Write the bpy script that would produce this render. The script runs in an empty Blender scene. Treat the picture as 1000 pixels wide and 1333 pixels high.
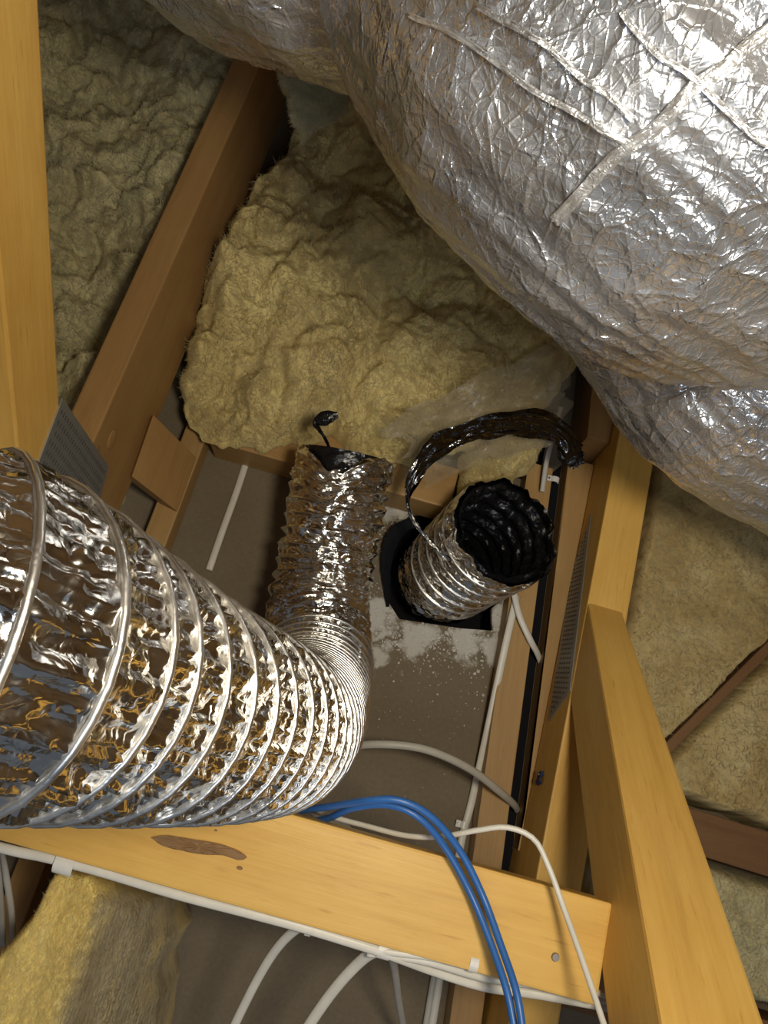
import bpy, bmesh, math, random
import numpy as np
from mathutils import Vector, Matrix
random.seed(7); rng = np.random.default_rng(7)
C = bpy.context.scene.collection
PI = math.pi

# ------------------------------------------------------------------ camera
def nrm(v):
    v = np.array(v, float); return v / np.linalg.norm(v)
_Y = nrm((832, 2918, -1000)); _Z = np.array((90, 316, 1000.)); _Z -= _Y * _Z.dot(_Y); _Z = nrm(_Z); _X = np.cross(_Y, _Z)
ROT = np.array([_X, _Y, _Z]); CAM = np.array((0, 0, 1.3))
cd = bpy.data.cameras.new('camera'); cam = bpy.data.objects.new('camera', cd); C.objects.link(cam)
M = Matrix([list(ROT[i]) + [CAM[i]] for i in range(3)] + [[0, 0, 0, 1]]); cam.matrix_world = M
cd.sensor_fit = 'HORIZONTAL'; cd.sensor_width = 36; cd.lens = 36; cd.clip_start = 0.01
bpy.context.scene.camera = cam

# ------------------------------------------------------------------ world, lights, exposure
w = bpy.data.worlds.new('world'); bpy.context.scene.world = w; w.use_nodes = True
w.node_tree.nodes['Background'].inputs[0].default_value = (0.75, 0.85, 1.0, 1); w.node_tree.nodes['Background'].inputs[1].default_value = 0.12
def area(name, loc, target, size, power, color):
    l = bpy.data.lights.new(name, 'AREA'); l.shape = 'DISK'; l.size = size; l.energy = power; l.color = color
    o = bpy.data.objects.new(name, l); C.objects.link(o); o.location = loc
    o.rotation_euler = (Vector(target) - Vector(loc)).to_track_quat('-Z', 'Y').to_euler(); return o
area('work_lamp', (0.20, 0.05, 1.42), (0.05, 0.25, 0.0), 0.16, 7.6, (1.0, 0.90, 0.72))
area('cool_fill', (0.5, -0.9, 2.0), (0.25, 0.45, 0.7), 0.6, 7.0, (0.80, 0.89, 1.0))  # added cool fill with no visible source, also reflected in the foil
vs = bpy.context.scene.view_settings
bpy.context.scene.display_settings.display_device = 'sRGB'
vs.view_transform = 'Standard'; vs.look = 'None'; vs.gamma = 1; vs.use_curve_mapping = False; vs.exposure = 0.0

# ------------------------------------------------------------------ placing helpers (pixel of the 1000x1333 photo to a point on a real plane)
def ray(x, y): return ROT @ np.array((x - 500, -(y - 666.5), -1000.)) / 1000
def P(x, y, z): d = ray(x, y); return CAM + d * (z - CAM[2]) / d[2]
def PX(x, y, X): d = ray(x, y); return CAM + d * X / d[0]
def PD(x, y, d): return CAM + ray(x, y) * d

# ------------------------------------------------------------------ noise
_perm = np.random.default_rng(3).permutation(65536).astype(np.int64)
def _hash(i, j, k): return _perm[(_perm[(_perm[i & 65535] + j) & 65535] + k) & 65535]
_g = np.random.default_rng(5).normal(size=(65536, 3)); _g /= np.linalg.norm(_g, axis=1)[:, None]
def noise(p):
    i = np.floor(p).astype(np.int64); f = p - i; u = f * f * f * (f * (f * 6 - 15) + 10)
    r = 0
    for a in (0, 1):
        for b in (0, 1):
            for c in (0, 1):
                g = _g[_hash(i[:, 0] + a, i[:, 1] + b, i[:, 2] + c)]
                d = ((f - (a, b, c)) * g).sum(1)
                wgt = (u[:, 0] if a else 1 - u[:, 0]) * (u[:, 1] if b else 1 - u[:, 1]) * (u[:, 2] if c else 1 - u[:, 2])
                r = r + d * wgt
    return r * 1.5
def crumple(p):                      # faceted folds: difference of ridges
    return np.abs(noise(p)) + 0.5 * np.abs(noise(p * 2.1 + 17)) + 0.25 * np.abs(noise(p * 4.3 + 31))

# ------------------------------------------------------------------ materials
def mat(name):
    m = bpy.data.materials.new(name); m.use_nodes = True; nt = m.node_tree
    return m, nt, nt.nodes['Principled BSDF']
def node(nt, t, **kw):
    n = nt.nodes.new(t)
    for k, v in kw.items():
        if k in n.inputs: n.inputs[k].default_value = v
        else: setattr(n, k, v)
    return n
def ramp(nt, fac, stops):
    r = nt.nodes.new('ShaderNodeValToRGB'); e = r.color_ramp.elements
    e[0].position, e[0].color = stops[0][0], (*stops[0][1], 1); e[1].position, e[1].color = stops[-1][0], (*stops[-1][1], 1)
    for p, c in stops[1:-1]:
        x = e.new(p); x.color = (*c, 1)
    nt.links.new(fac, r.inputs[0]); return r.outputs[0]
def coords(nt, scale=(1, 1, 1), out='Object'):
    t = nt.nodes.new('ShaderNodeTexCoord'); mp = nt.nodes.new('ShaderNodeMapping'); mp.inputs['Scale'].default_value = scale
    nt.links.new(t.outputs[out], mp.inputs[0]); return mp.outputs[0]
def tex(nt, vec, scale, detail=6, rough=0.6, dist=0.0):
    n = node(nt, 'ShaderNodeTexNoise'); n.inputs['Scale'].default_value = scale; n.inputs['Detail'].default_value = detail
    n.inputs['Roughness'].default_value = rough; n.inputs['Distortion'].default_value = dist
    nt.links.new(vec, n.inputs['Vector']); return n.outputs['Fac']
def bump(nt, h, bsdf, strength, dist, prev=None):
    b = node(nt, 'ShaderNodeBump'); b.inputs['Strength'].default_value = strength; b.inputs['Distance'].default_value = dist
    nt.links.new(h, b.inputs['Height'])
    if prev is not None: nt.links.new(prev, b.inputs['Normal'])
    nt.links.new(b.outputs[0], bsdf.inputs['Normal']); return b.outputs[0]
def mixc(nt, fac, a, b, mode='MIX'):
    n = nt.nodes.new('ShaderNodeMix'); n.data_type = 'RGBA'; n.blend_type = mode
    if isinstance(fac, float): n.inputs[0].default_value = fac
    else: nt.links.new(fac, n.inputs[0])
    for s, v in ((n.inputs[6], a), (n.inputs[7], b)):
        if isinstance(v, tuple): s.default_value = (*v, 1)
        else: nt.links.new(v, s)
    return n.outputs[2]
def wood(name, light, mid, dark, rough=0.5):
    m, nt, b = mat(name)
    v = coords(nt, (1.1, 12, 12)); g = tex(nt, v, 2.2, 7, 0.62, 0.8)
    fleck = tex(nt, coords(nt, (14, 150, 150)), 1.6, 2, 0.5)
    col = ramp(nt, g, [(0.18, dark), (0.46, mid), (0.74, light)])
    f = tex(nt, coords(nt, (5, 110, 110)), 2.0, 3, 0.6)
    col = mixc(nt, 0.16, col, ramp(nt, f, [(0.35, dark), (0.62, light)]))
    blot = tex(nt, coords(nt, (1, 2.2, 2.2)), 7.0, 5, 0.65)
    col = mixc(nt, 0.40, col, ramp(nt, blot, [(0.38, mid), (0.62, light)]))
    col = mixc(nt, ramp(nt, fleck, [(0.66, (0, 0, 0)), (0.76, (0.45,) * 3)]), col, dark)
    nt.links.new(col, b.inputs['Base Color']); b.inputs['Roughness'].default_value = rough
    b.inputs['Specular IOR Level'].default_value = 0.3
    bump(nt, f, b, 0.18, 0.002); return m
W_NEAR = wood('pine_treated_honey', (0.74, 0.47, 0.125), (0.62, 0.355, 0.080), (0.40, 0.20, 0.040), 0.42)
W_MID = wood('pine_brown', (0.43, 0.27, 0.105), (0.35, 0.205, 0.074), (0.23, 0.125, 0.042))
W_DARK = wood('pine_old_brown', (0.40, 0.235, 0.090), (0.33, 0.185, 0.066), (0.21, 0.11, 0.038))
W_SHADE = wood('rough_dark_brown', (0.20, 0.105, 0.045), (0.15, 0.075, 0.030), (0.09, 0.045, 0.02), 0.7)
def insul(name, a, b_, c, stretch=(1, 1, 1)):
    m, nt, b = mat(name)
    v = coords(nt, stretch); n1 = tex(nt, v, 7, 5, 0.6, 0.6)
    col = ramp(nt, n1, [(0.34, c), (0.50, b_), (0.64, a)])
    n2 = tex(nt, v, 90, 6, 0.7, 1.5)
    col = mixc(nt, 0.42, col, ramp(nt, n2, [(0.34, c), (0.66, a)]))
    nt.links.new(col, b.inputs['Base Color']); b.inputs['Roughness'].default_value = 0.95
    b.inputs['Specular IOR Level'].default_value = 0.05
    b.inputs['Subsurface Weight'].default_value = 0.65; b.inputs['Subsurface Radius'].default_value = (1.0, 0.75, 0.40); b.inputs['Subsurface Scale'].default_value = 0.010
    h1 = bump(nt, n2, b, 0.35, 0.006)
    n3 = tex(nt, v, 380, 3, 0.7, 2.0); bump(nt, n3, b, 0.35, 0.002, h1); return m
I_YEL = insul('glass_wool_yellow', (0.82, 0.70, 0.32), (0.68, 0.55, 0.245), (0.46, 0.345, 0.145))
I_GREY = insul('glass_wool_pale', (0.70, 0.63, 0.37), (0.57, 0.50, 0.27), (0.38, 0.32, 0.16))
I_TAN = insul('glass_wool_tan', (0.56, 0.46, 0.24), (0.43, 0.325, 0.14), (0.30, 0.205, 0.080))
I_BRIGHT = insul('glass_wool_bright', (0.96, 0.78, 0.30), (0.90, 0.69, 0.22), (0.68, 0.47, 0.12), (1, 0.35, 1))
def foil(name, base, r0, r1, scales, metallic=1.0, strength=0.6):
    m, nt, b = mat(name)
    v = coords(nt); b.inputs['Metallic'].default_value = metallic
    n = tex(nt, v, 14, 4, 0.6)
    nt.links.new(ramp(nt, n, [(0.35, tuple(x * 0.80 for x in base)), (0.65, base)]), b.inputs['Base Color'])
    nt.links.new(ramp(nt, tex(nt, v, 35, 3), [(0.35, (r0,) * 3), (0.65, (r1,) * 3)]), b.inputs['Roughness'])
    prev = None
    for s, d in scales:
        vo = node(nt, 'ShaderNodeTexVoronoi'); vo.feature = 'DISTANCE_TO_EDGE'; vo.inputs['Scale'].default_value = s
        ds = node(nt, 'ShaderNodeTexNoise'); ds.inputs['Scale'].default_value = s * 0.6
        nt.links.new(v, ds.inputs['Vector'])
        mx = nt.nodes.new('ShaderNodeMix'); mx.data_type = 'VECTOR'; mx.inputs[0].default_value = 0.12
        nt.links.new(v, mx.inputs[4]); nt.links.new(ds.outputs['Color'], mx.inputs[5]); nt.links.new(mx.outputs[1], vo.inputs['Vector'])
        prev = bump(nt, vo.outputs['Distance'], b, strength, d, prev)
    return m
FOIL = foil('aluminium_foil', (0.88, 0.86, 0.82), 0.09, 0.20, ((60, 0.0012),), 1.0, 0.5)
FOIL_WIRE = foil('foil_over_wire', (0.95, 0.94, 0.92), 0.28, 0.38, ((60, 0.0005),))
def film_foil(name, base, r0, r1, metallic):
    m, nt, b = mat(name); v = coords(nt); b.inputs['Metallic'].default_value = metallic
    n = tex(nt, v, 9, 5, 0.6)
    nt.links.new(ramp(nt, n, [(0.35, tuple(x * 0.62 for x in base)), (0.62, base)]), b.inputs['Base Color'])
    nt.links.new(ramp(nt, tex(nt, v, 16, 5), [(0.35, (r0,) * 3), (0.65, (r1,) * 3)]), b.inputs['Roughness'])
    prev = None
    for i, (sc, st_) in enumerate((((7, 26, 12), 0.0017), ((34, 10, 27), 0.0015), ((60, 85, 40), 0.0010), ((150, 70, 120), 0.0004))):     # sharp straight creases with flat film between
        vv = coords(nt, sc); vo = node(nt, 'ShaderNodeTexVoronoi'); vo.feature = 'DISTANCE_TO_EDGE'; vo.inputs['Scale'].default_value = 1.0
        nt.links.new(vv, vo.inputs['Vector']); prev = bump(nt, ramp(nt, vo.outputs['Distance'], [(0.0, (1, 1, 1)), (0.10, (0.15,) * 3), (0.35, (0, 0, 0))]), b, 0.7, st_, prev)
    prev = bump(nt, tex(nt, v, 22, 5, 0.6, 0.8), b, 0.6, 0.007, prev)
    b.inputs['Coat Weight'].default_value = 0.5; b.inputs['Coat Roughness'].default_value = 0.08; return m
JACKET = film_foil('foil_jacket_film', (0.76, 0.78, 0.83), 0.18, 0.38, 0.84)
TAPE = foil('foil_tape', (0.95, 0.95, 0.96), 0.30, 0.42, ((90, 0.002),), 0.85, 0.5)
FOIL_DARK = foil('foil_dark_side', (0.13, 0.125, 0.12), 0.07, 0.14, ((60, 0.001),))
def simple(name, col, rough=0.5, metallic=0.0, spec=0.5):
    m, nt, b = mat(name); b.inputs['Roughness'].default_value = rough; b.inputs['Metallic'].default_value = metallic
    b.inputs['Specular IOR Level'].default_value = spec
    n = tex(nt, coords(nt), 30, 4)
    nt.links.new(ramp(nt, n, [(0.3, tuple(x * 0.85 for x in col)), (0.7, col)]), b.inputs['Base Color']); return m
BLACK = simple('black_plastic_liner', (0.006, 0.006, 0.007), 0.13)
BLACK_MATT = simple('black_matt', (0.006, 0.006, 0.008), 0.8, 0.0, 0.15)
_n = BLACK.node_tree; bump(_n, tex(_n, coords(_n), 45, 5, 0.6, 1.0), _n.nodes['Principled BSDF'], 0.6, 0.006)
CABLE_W = simple('white_pvc', (0.70, 0.67, 0.59), 0.4)
CABLE_G = simple('grey_white_pvc', (0.50, 0.48, 0.43), 0.45)
CABLE_B = simple('blue_pvc', (0.030, 0.135, 0.42), 0.38)
CLIP_W = simple('white_clip_plastic', (0.75, 0.73, 0.68), 0.35)
CLIP_B = simple('dark_blue_plastic', (0.02, 0.03, 0.10), 0.4)
STEEL = simple('galvanised_steel', (0.36, 0.37, 0.37), 0.5, 0.75)
SLOT = simple('punched_slot_dark', (0.10, 0.10, 0.10), 0.7, 0.4)
BARK = wood('knot_wood', (0.34, 0.20, 0.09), (0.22, 0.125, 0.055), (0.07, 0.035, 0.016), 0.7)
NAIL = simple('nail_steel', (0.30, 0.28, 0.26), 0.4, 0.8)
DUST = simple('plaster_dust', (0.62, 0.60, 0.56), 0.9)
m, nt, b = mat('plasterboard_paper')
n1 = tex(nt, coords(nt), 5, 6, 0.65); n2 = tex(nt, coords(nt), 160, 4)
nt.links.new(mixc(nt, 0.15, ramp(nt, n1, [(0.3, (0.135, 0.104, 0.064)), (0.7, (0.185, 0.142, 0.088))]), ramp(nt, n2, [(0.3, (0.10, 0.085, 0.06)), (0.7, (0.26, 0.22, 0.17))])), b.inputs['Base Color'])
b.inputs['Roughness'].default_value = 0.85; bump(nt, n2, b, 0.1, 0.001); BOARD = m
src = b.inputs['Base Color'].links[0].from_socket; ge = nt.nodes.new('ShaderNodeNewGeometry'); acc = None
wn = node(nt, 'ShaderNodeTexNoise'); wn.inputs['Scale'].default_value = 22; wn.inputs['Detail'].default_value = 6; nt.links.new(ge.outputs['Position'], wn.inputs['Vector'])
w1 = nt.nodes.new('ShaderNodeVectorMath'); w1.operation = 'MULTIPLY_ADD'; w1.inputs[1].default_value = (0.09, 0.09, 0); nt.links.new(wn.outputs['Color'], w1.inputs[0]); nt.links.new(ge.outputs['Position'], w1.inputs[2])     # plaster powder stuck round the cut hole
for (x_, y_), r_ in zip([P(*q_, 0)[:2] for q_ in ((495, 805), (545, 828), (610, 835), (655, 805), (650, 850), (516, 668), (500, 850))], (.045, .050, .050, .045, .045, .028, .03)):
    ds = nt.nodes.new('ShaderNodeVectorMath'); ds.operation = 'DISTANCE'; ds.inputs[1].default_value = (x_ + 0.045, y_ + 0.045, 0); nt.links.new(w1.outputs[0], ds.inputs[0])
    m_ = nt.nodes.new('ShaderNodeMapRange'); m_.inputs[1].default_value = r_; m_.inputs[2].default_value = 0.0; nt.links.new(ds.outputs['Value'], m_.inputs[0])
    if acc is None: acc = m_.outputs[0]
    else:
        mx_ = nt.nodes.new('ShaderNodeMath'); mx_.operation = 'MAXIMUM'; nt.links.new(acc, mx_.inputs[0]); nt.links.new(m_.outputs[0], mx_.inputs[1]); acc = mx_.outputs[0]
ad = nt.nodes.new('ShaderNodeMath'); ad.operation = 'MULTIPLY_ADD'; ad.inputs[1].default_value = 1.3; nt.links.new(tex(nt, ge.outputs['Position'], 60, 9, 0.75), ad.inputs[0]); nt.links.new(acc, ad.inputs[2])
mul = nt.nodes.new('ShaderNodeMath'); mul.operation = 'MULTIPLY'; mul.inputs[1].default_value = 0.5; nt.links.new(ad.outputs[0], mul.inputs[0])
nt.links.new(mixc(nt, ramp(nt, mul.outputs[0], [(0.46, (0, 0, 0)), (0.62, (0.85,) * 3)]), src, (0.55, 0.53, 0.48)), b.inputs['Base Color'])
m, nt, b = mat('translucent_plastic'); out = nt.nodes['Material Output']
tr = nt.nodes.new('ShaderNodeBsdfTransparent'); mx = nt.nodes.new('ShaderNodeMixShader')
b.inputs['Base Color'].default_value = (0.34, 0.29, 0.20, 1); b.inputs['Roughness'].default_value = 0.35
nt.links.new(ramp(nt, tex(nt, coords(nt), 18, 5), [(0.3, (0.22,) * 3), (0.7, (0.55,) * 3)]), mx.inputs[0])
nt.links.new(tr.outputs[0], mx.inputs[1]); nt.links.new(b.outputs[0], mx.inputs[2]); nt.links.new(mx.outputs[0], out.inputs[0]); FILM = m

# ------------------------------------------------------------------ object helpers
def obj(name, verts, faces, m, parent=None, smooth=False, mw=None):
    me = bpy.data.meshes.new(name)
    if isinstance(verts, np.ndarray) and isinstance(faces, np.ndarray):
        me.vertices.add(len(verts)); me.vertices.foreach_set('co', verts.astype(np.float32).ravel())
        k = faces.shape[1]; me.loops.add(faces.size); me.loops.foreach_set('vertex_index', faces.astype(np.int32).ravel())
        me.polygons.add(len(faces)); me.polygons.foreach_set('loop_start', np.arange(0, faces.size, k, dtype=np.int32))
        me.update(calc_edges=True); me.validate()
    else:
        me.from_pydata([tuple(map(float, v)) for v in verts], [], [tuple(map(int, f)) for f in faces])
    me.materials.append(m)
    if smooth: me.polygons.foreach_set('use_smooth', [True] * len(me.polygons))
    o = bpy.data.objects.new(name, me); C.objects.link(o)
    if mw is not None: o.matrix_basis = mw
    if parent is not None:
        o.parent = parent; o.matrix_parent_inverse = parent.matrix_basis.inverted()
    return o
def bmobj(name, bm, m, parent=None, smooth=False, mw=None):
    v = [x.co.copy() for x in bm.verts]; bm.verts.index_update(); f = [[y.index for y in x.verts] for x in bm.faces]; bm.free()
    return obj(name, v, f, m, parent, smooth, mw)
def tag(o, label=None, cat=None, group=None, kind=None):
    for k, v in (('label', label), ('category', cat), ('group', group), ('kind', kind)):
        if v: o[k] = v
    return o
def thing(name, label, cat, loc=(0, 0, 0), group=None):
    o = bpy.data.objects.new(name, None); C.objects.link(o); o.matrix_basis = Matrix.Translation(Vector(loc)); return tag(o, label, cat, group)
def grid_faces(nr, nc, wrap=False):
    i = np.arange(nr - 1)[:, None]; j = np.arange(nc if wrap else nc - 1)[None, :]; j2 = (j + 1) % nc
    return np.stack([i * nc + j, i * nc + j2, (i + 1) * nc + j2, (i + 1) * nc + j], -1).reshape(-1, 4)
def spline(pts, n):
    p = np.array(pts, float); seg = np.concatenate([[0], np.cumsum(np.linalg.norm(np.diff(p[:, :3], axis=0), axis=1))])
    t = np.linspace(0, seg[-1], n); out = np.zeros((n, p.shape[1]))
    q = np.vstack([2 * p[0] - p[1], p, 2 * p[-1] - p[-2]])
    for a, tt in enumerate(t):
        i = min(max(np.searchsorted(seg, tt, 'right') - 1, 0), len(p) - 2); u = (tt - seg[i]) / (seg[i + 1] - seg[i])
        m1 = (q[i + 2] - q[i]) / 2; m2 = (q[i + 3] - q[i + 1]) / 2
        out[a] = (2*u**3 - 3*u**2 + 1) * q[i+1] + (u**3 - 2*u**2 + u) * m1 + (-2*u**3 + 3*u**2) * q[i+2] + (u**3 - u**2) * m2
    return out
def frames(p, ref=(0, 0, 1)):
    T = np.gradient(p, axis=0); T /= np.linalg.norm(T, axis=1)[:, None]
    N = np.zeros_like(p); v = np.array(ref, float)
    if abs(v.dot(T[0])) > 0.95: v = np.array((0, 1., 0))
    for i in range(len(p)):
        v = v - T[i] * v.dot(T[i]); v /= np.linalg.norm(v); N[i] = v
    return T, N, np.cross(T, N)
def beam(name, a, b, up, w_, h, m, parent=None, bev=0.003):
    a, b = Vector(a), Vector(b); x = (b - a).normalized(); z = Vector(up); z = (z - x * z.dot(x)).normalized(); y = z.cross(x)
    L = (b - a).length; mw = Matrix((x, y, z)).transposed().to_4x4(); mw.translation = (a + b) / 2
    bm = bmesh.new(); bmesh.ops.create_cube(bm, size=1)
    for v in bm.verts: v.co = Vector((v.co.x * L, v.co.y * w_, v.co.z * h))
    bmesh.ops.bevel(bm, geom=list(bm.edges), offset=bev, segments=2, affect='EDGES', profile=0.6)
    return bmobj(name, bm, m, parent, False, mw)
def cable(name, pts, rx, ry, m, label=None, group=None, parent=None, n=60, up=(0, 0, 1)):
    p = spline(pts, n); T, N, B = frames(p)
    U = np.array(up, float); k = 10
    N2 = U - T * (T @ U)[:, None]; ln = np.linalg.norm(N2, axis=1)[:, None]
    N = np.where(ln > 0.25, N2 / np.maximum(ln, 1e-6), N); B = np.cross(T, N)
    th = np.linspace(0, 2 * PI, k, endpoint=False)
    v = p[:, None] + rx * np.cos(th)[None, :, None] * B[:, None] + ry * np.sin(th)[None, :, None] * N[:, None]
    f = [list(q) for q in grid_faces(n, k, True)] + [list(range(k))[::-1], [(n - 1) * k + i for i in range(k)]]
    o = obj(name, list(v.reshape(-1, 3)), f, m, parent, True)
    if label: tag(o, label, 'cable', group)
    return o

# ================================================================== SETTING
# plasterboard ceiling lining seen from above, with the rough cut hole under the duct stub
hole = [P(*q, 0)[:2] for q in ((500, 775), (503, 725), (512, 690), (532, 672), (600, 655), (690, 690), (700, 745), (640, 792), (641, 821), (600, 818), (520, 806))]
bm = bmesh.new()
ov = [bm.verts.new((x, y, 0)) for x, y in ((-1.6, -1.6), (1.6, -1.6), (1.6, 2.1), (-1.6, 2.1))]; hv = [bm.verts.new((x, y, 0)) for x, y in hole]
ed = [bm.edges.new((l[i], l[(i + 1) % len(l)])) for l in (ov, hv) for i in range(len(l))]
bmesh.ops.triangle_fill(bm, use_beauty=True, edges=ed)
bmesh.ops.recalc_face_normals(bm, faces=bm.faces)
for f in bm.faces:
    if f.normal.z < 0: f.normal_flip()
hb = [bm.verts.new((v.co.x, v.co.y, -0.012)) for v in hv]
for i in range(len(hv)): bm.faces.new((hv[i], hv[(i + 1) % len(hv)], hb[(i + 1) % len(hv)], hb[i]))
tag(bmobj('floor', bm, BOARD), kind='structure')

# roof slope over the eave and behind the camera (dark underlay on rafters)
def quad(name, pts, th, m):
    a = [Vector(p) for p in pts]; nv = (a[1] - a[0]).cross(a[2] - a[0]).normalized() * th
    v = a + [p + nv for p in a]
    return obj(name, v, [(0, 1, 2, 3), (7, 6, 5, 4), (0, 4, 5, 1), (1, 5, 6, 2), (2, 6, 7, 3), (3, 7, 4, 0)], m)
tag(quad('ceiling', [(-1.6, 2.05, 0.0), (1.6, 2.05, 0.0), (1.6, -0.2, 2.75), (-1.6, -0.2, 2.75)], 0.02, W_DARK), kind='structure')
tag(quad('wall_left', [(-1.62, -1.6, 0), (-1.62, 2.0, 0), (-1.62, 2.0, 2.2), (-1.62, -1.6, 2.2)], -0.02, W_DARK), kind='structure')
tag(quad('wall_right', [(1.62, -1.6, 0), (1.62, 2.0, 0), (1.62, 2.0, 2.2), (1.62, -1.6, 2.2)], 0.02, W_DARK), kind='structure')

# ================================================================== TIMBER
def nail_plate(parent, poly, X, side, rows):
    """poly: (Y, z) corners on the plane X; side +1 faces +X, -1 faces -X"""
    t = 0.0016; v = [(X, y, z) for y, z in poly] + [(X + side * t, y, z) for y, z in poly]; n = len(poly)
    f = [list(range(n)), list(range(n, 2 * n))[::-1]] + [(i, (i + 1) % n, n + (i + 1) % n, n + i) for i in range(n)]
    pl = obj('nail_plate', v, f, STEEL, parent); pl['label'] = 'grey punched steel nail plate'
    ctr = np.mean(poly, axis=0); e = np.array(poly[1]) - np.array(poly[0]); e = e / np.linalg.norm(e); g = np.array((-e[1], e[0]))
    sv, sf = [], []
    def inside(q):
        s = []
        for i in range(n):
            a, b_ = np.array(poly[i]), np.array(poly[(i + 1) % n]); d = b_ - a; s.append((d[0] * (q[1] - a[1]) - d[1] * (q[0] - a[0])) / np.linalg.norm(d))
        return min(s) > 0.006 or max(s) < -0.006
    for i in range(-26, 27):
        for j in range(-18, 19):
            q = ctr + e * (i * 0.0082 + (j % 2) * 0.0041) + g * j * 0.0125
            if not inside(q): continue
            k = len(sv); x = X + side * (t + 0.0006)
            for du, dv in ((-.0010, -.0030), (.0010, -.0030), (.0010, .0030), (-.0010, .0030)):
                r = q + e * du + g * dv; sv.append((x, r[0], r[1]))
            for du, dv in ((-.0008, -.002), (.0008, -.002), (.0008, .002), (-.0008, .002)):
                r = q + e * du + g * dv; sv.append((X + side * t, r[0], r[1]))
            sf += [(k, k + 1, k + 2, k + 3)] + [(k + a, k + (a + 1) % 4, k + 4 + (a + 1) % 4, k + 4 + a) for a in range(4)]
    s = obj('tooth_slots', sv, sf, SLOT, pl); s['kind'] = 'stuff'

# right truss
tr = thing('roof_truss', 'honey coloured timber truss at right, its thick web rising toward the viewer', 'truss', (0.3775, 0.2, 0.05))
beam('bottom_chord', (0.3745, -0.9, 0.0775), (0.3745, 1.25, 0.0775), (0, 0, 1), 0.065, 0.153, W_NEAR, tr)
d = nrm((0, -0.735, 0.678)); pz = nrm((0, 0.678, 0.735))
a = np.array((0.343, 0.305, 0.174)) - d * 0.045
def web_end(p_, t_, hgt): return [p_, p_ + np.array((t_, 0, 0)), p_ + np.array((t_, 0, 0)) - pz * hgt, p_ - pz * hgt]
def prism(name, e0, e1, m, parent=None, bev=0.003):
    c0, c1 = Vector(np.mean(e0, axis=0)), Vector(np.mean(e1, axis=0)); x = (c1 - c0).normalized(); z = Vector(np.array(e0[0]) - np.array(e0[3])); z = (z - x * z.dot(x)).normalized(); y = z.cross(x)
    mw = Matrix((x, y, z)).transposed().to_4x4(); mw.translation = (c0 + c1) / 2; inv = mw.inverted()
    bm = bmesh.new(); vv = [bm.verts.new(inv @ Vector(p_)) for p_ in list(e0) + list(e1)]
    for q_ in ((0, 1, 2, 3), (7, 6, 5, 4), (0, 4, 5, 1), (1, 5, 6, 2), (2, 6, 7, 3), (3, 7, 4, 0)): bm.faces.new([vv[i] for i in q_])
    bmesh.ops.recalc_face_normals(bm, faces=bm.faces)
    bmesh.ops.bevel(bm, geom=list(bm.edges), offset=bev, segments=2, affect='EDGES', profile=0.6)
    return bmobj(name, bm, m, parent, False, mw)
prism('web', web_end(a, 0.054, 0.103), web_end(a + d * 1.05, 0.130, 0.103), W_NEAR, tr, 0.004)
nail_plate(tr, [(0.50, 0.085), (0.188, 0.152), (0.146, 0.070), (0.40, 0.030)], 0.3418, -1, 0)
# left truss
tl = thing('roof_truss', 'timber truss at left, deep brown chord and honey post joined by a plate', 'truss', (-0.4225, 0.4, 0.1))
beam('bottom_chord', (-0.4225, -0.35, 0.235), (-0.4225, 1.13, 0.195), (0, 0, 1), 0.045, 0.200, W_DARK, tl)
d = nrm((0, 0.557, 0.83)); pw = nrm((0, -0.83, 0.557)); a = np.array((-0.4225, 0.301, 0.457)) + pw * 0.045
beam('web', a - d * 0.165, a + d * 0.65, pw, 0.045, 0.09, W_NEAR, tl)
nail_plate(tl, [(0.305, 0.453), (0.302, 0.238), (0.200, 0.20), (0.205, 0.44)], -0.3998, 1, 0)

def lane(p0, p1, y0, y1, z):            # a line through two pixels on the plane z, run from y0 to y1
    a_, b_ = P(*p0, z), P(*p1, z); k_ = (b_ - a_) / (b_[1] - a_[1]); return a_ + k_ * (y0 - a_[1]), a_ + k_ * (y1 - a_[1])
def board_between(name, l0, l1, r0, r1, z0, z1, m):
    at = lambda p_, z_: np.array((p_[0], p_[1], z_))
    return prism(name, [at(l0, z1), at(r0, z1), at(r0, z0), at(l0, z0)], [at(l1, z1), at(r1, z1), at(r1, z0), at(l1, z0)], m, None, 0.0015)
g0, g1 = lane((670, 1000), (700, 768), -0.9, 0.58, 0.045)          # right edge of the batten
h0, h1 = lane((681, 1000), (713, 750), -0.9, 0.61, 0.0)            # left edge of the packer along the truss
sh = lambda p_, d_: p_ + np.array((d_, 0, 0))
tag(board_between('gap_shade_1', sh(g0, .002), sh(g1, .002), sh(h0, -.001), sh(h1, -.001), 0.0005, 0.004, BLACK_MATT), kind='structure')  # black strip puts the shade of the narrow gap into colour
tag(board_between('timber_batten', sh(g0, -.046), sh(g1, -.046), g0, g1, 0.0003, 0.045, W_MID), 'low timber batten on the plasterboard beside the white cable at right', 'batten')
hm = h0 + (h1 - h0) * ((-0.05 + 0.9) / 1.51)
tag(board_between('timber_packer', hm, h1, np.array((0.3412, -0.05, 0)), np.array((0.3412, 0.61, 0)), 0.0003, 0.042, W_MID), 'thin tapered timber packer along the foot of the right truss beside the dark slot', 'timber')
k0_, k1_ = lane((742, 570), (755, 445), 0.625, 1.15, 0.0)
tag(board_between('timber_packer', k0_, k1_, np.array((0.3412, 0.625, 0)), np.array((0.3412, 1.15, 0)), 0.0003, 0.11, W_DARK), 'reddish timber packer fixed to the right truss behind the black foil scrap', 'timber')
def batten(label, a, b, w_, h, m=W_MID, group=None, name='timber_batten'):
    o = beam(name, a, b, (0, 0, 1), w_, h, m); return tag(o, label, 'batten' if 'batten' in name else 'timber', group)
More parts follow.
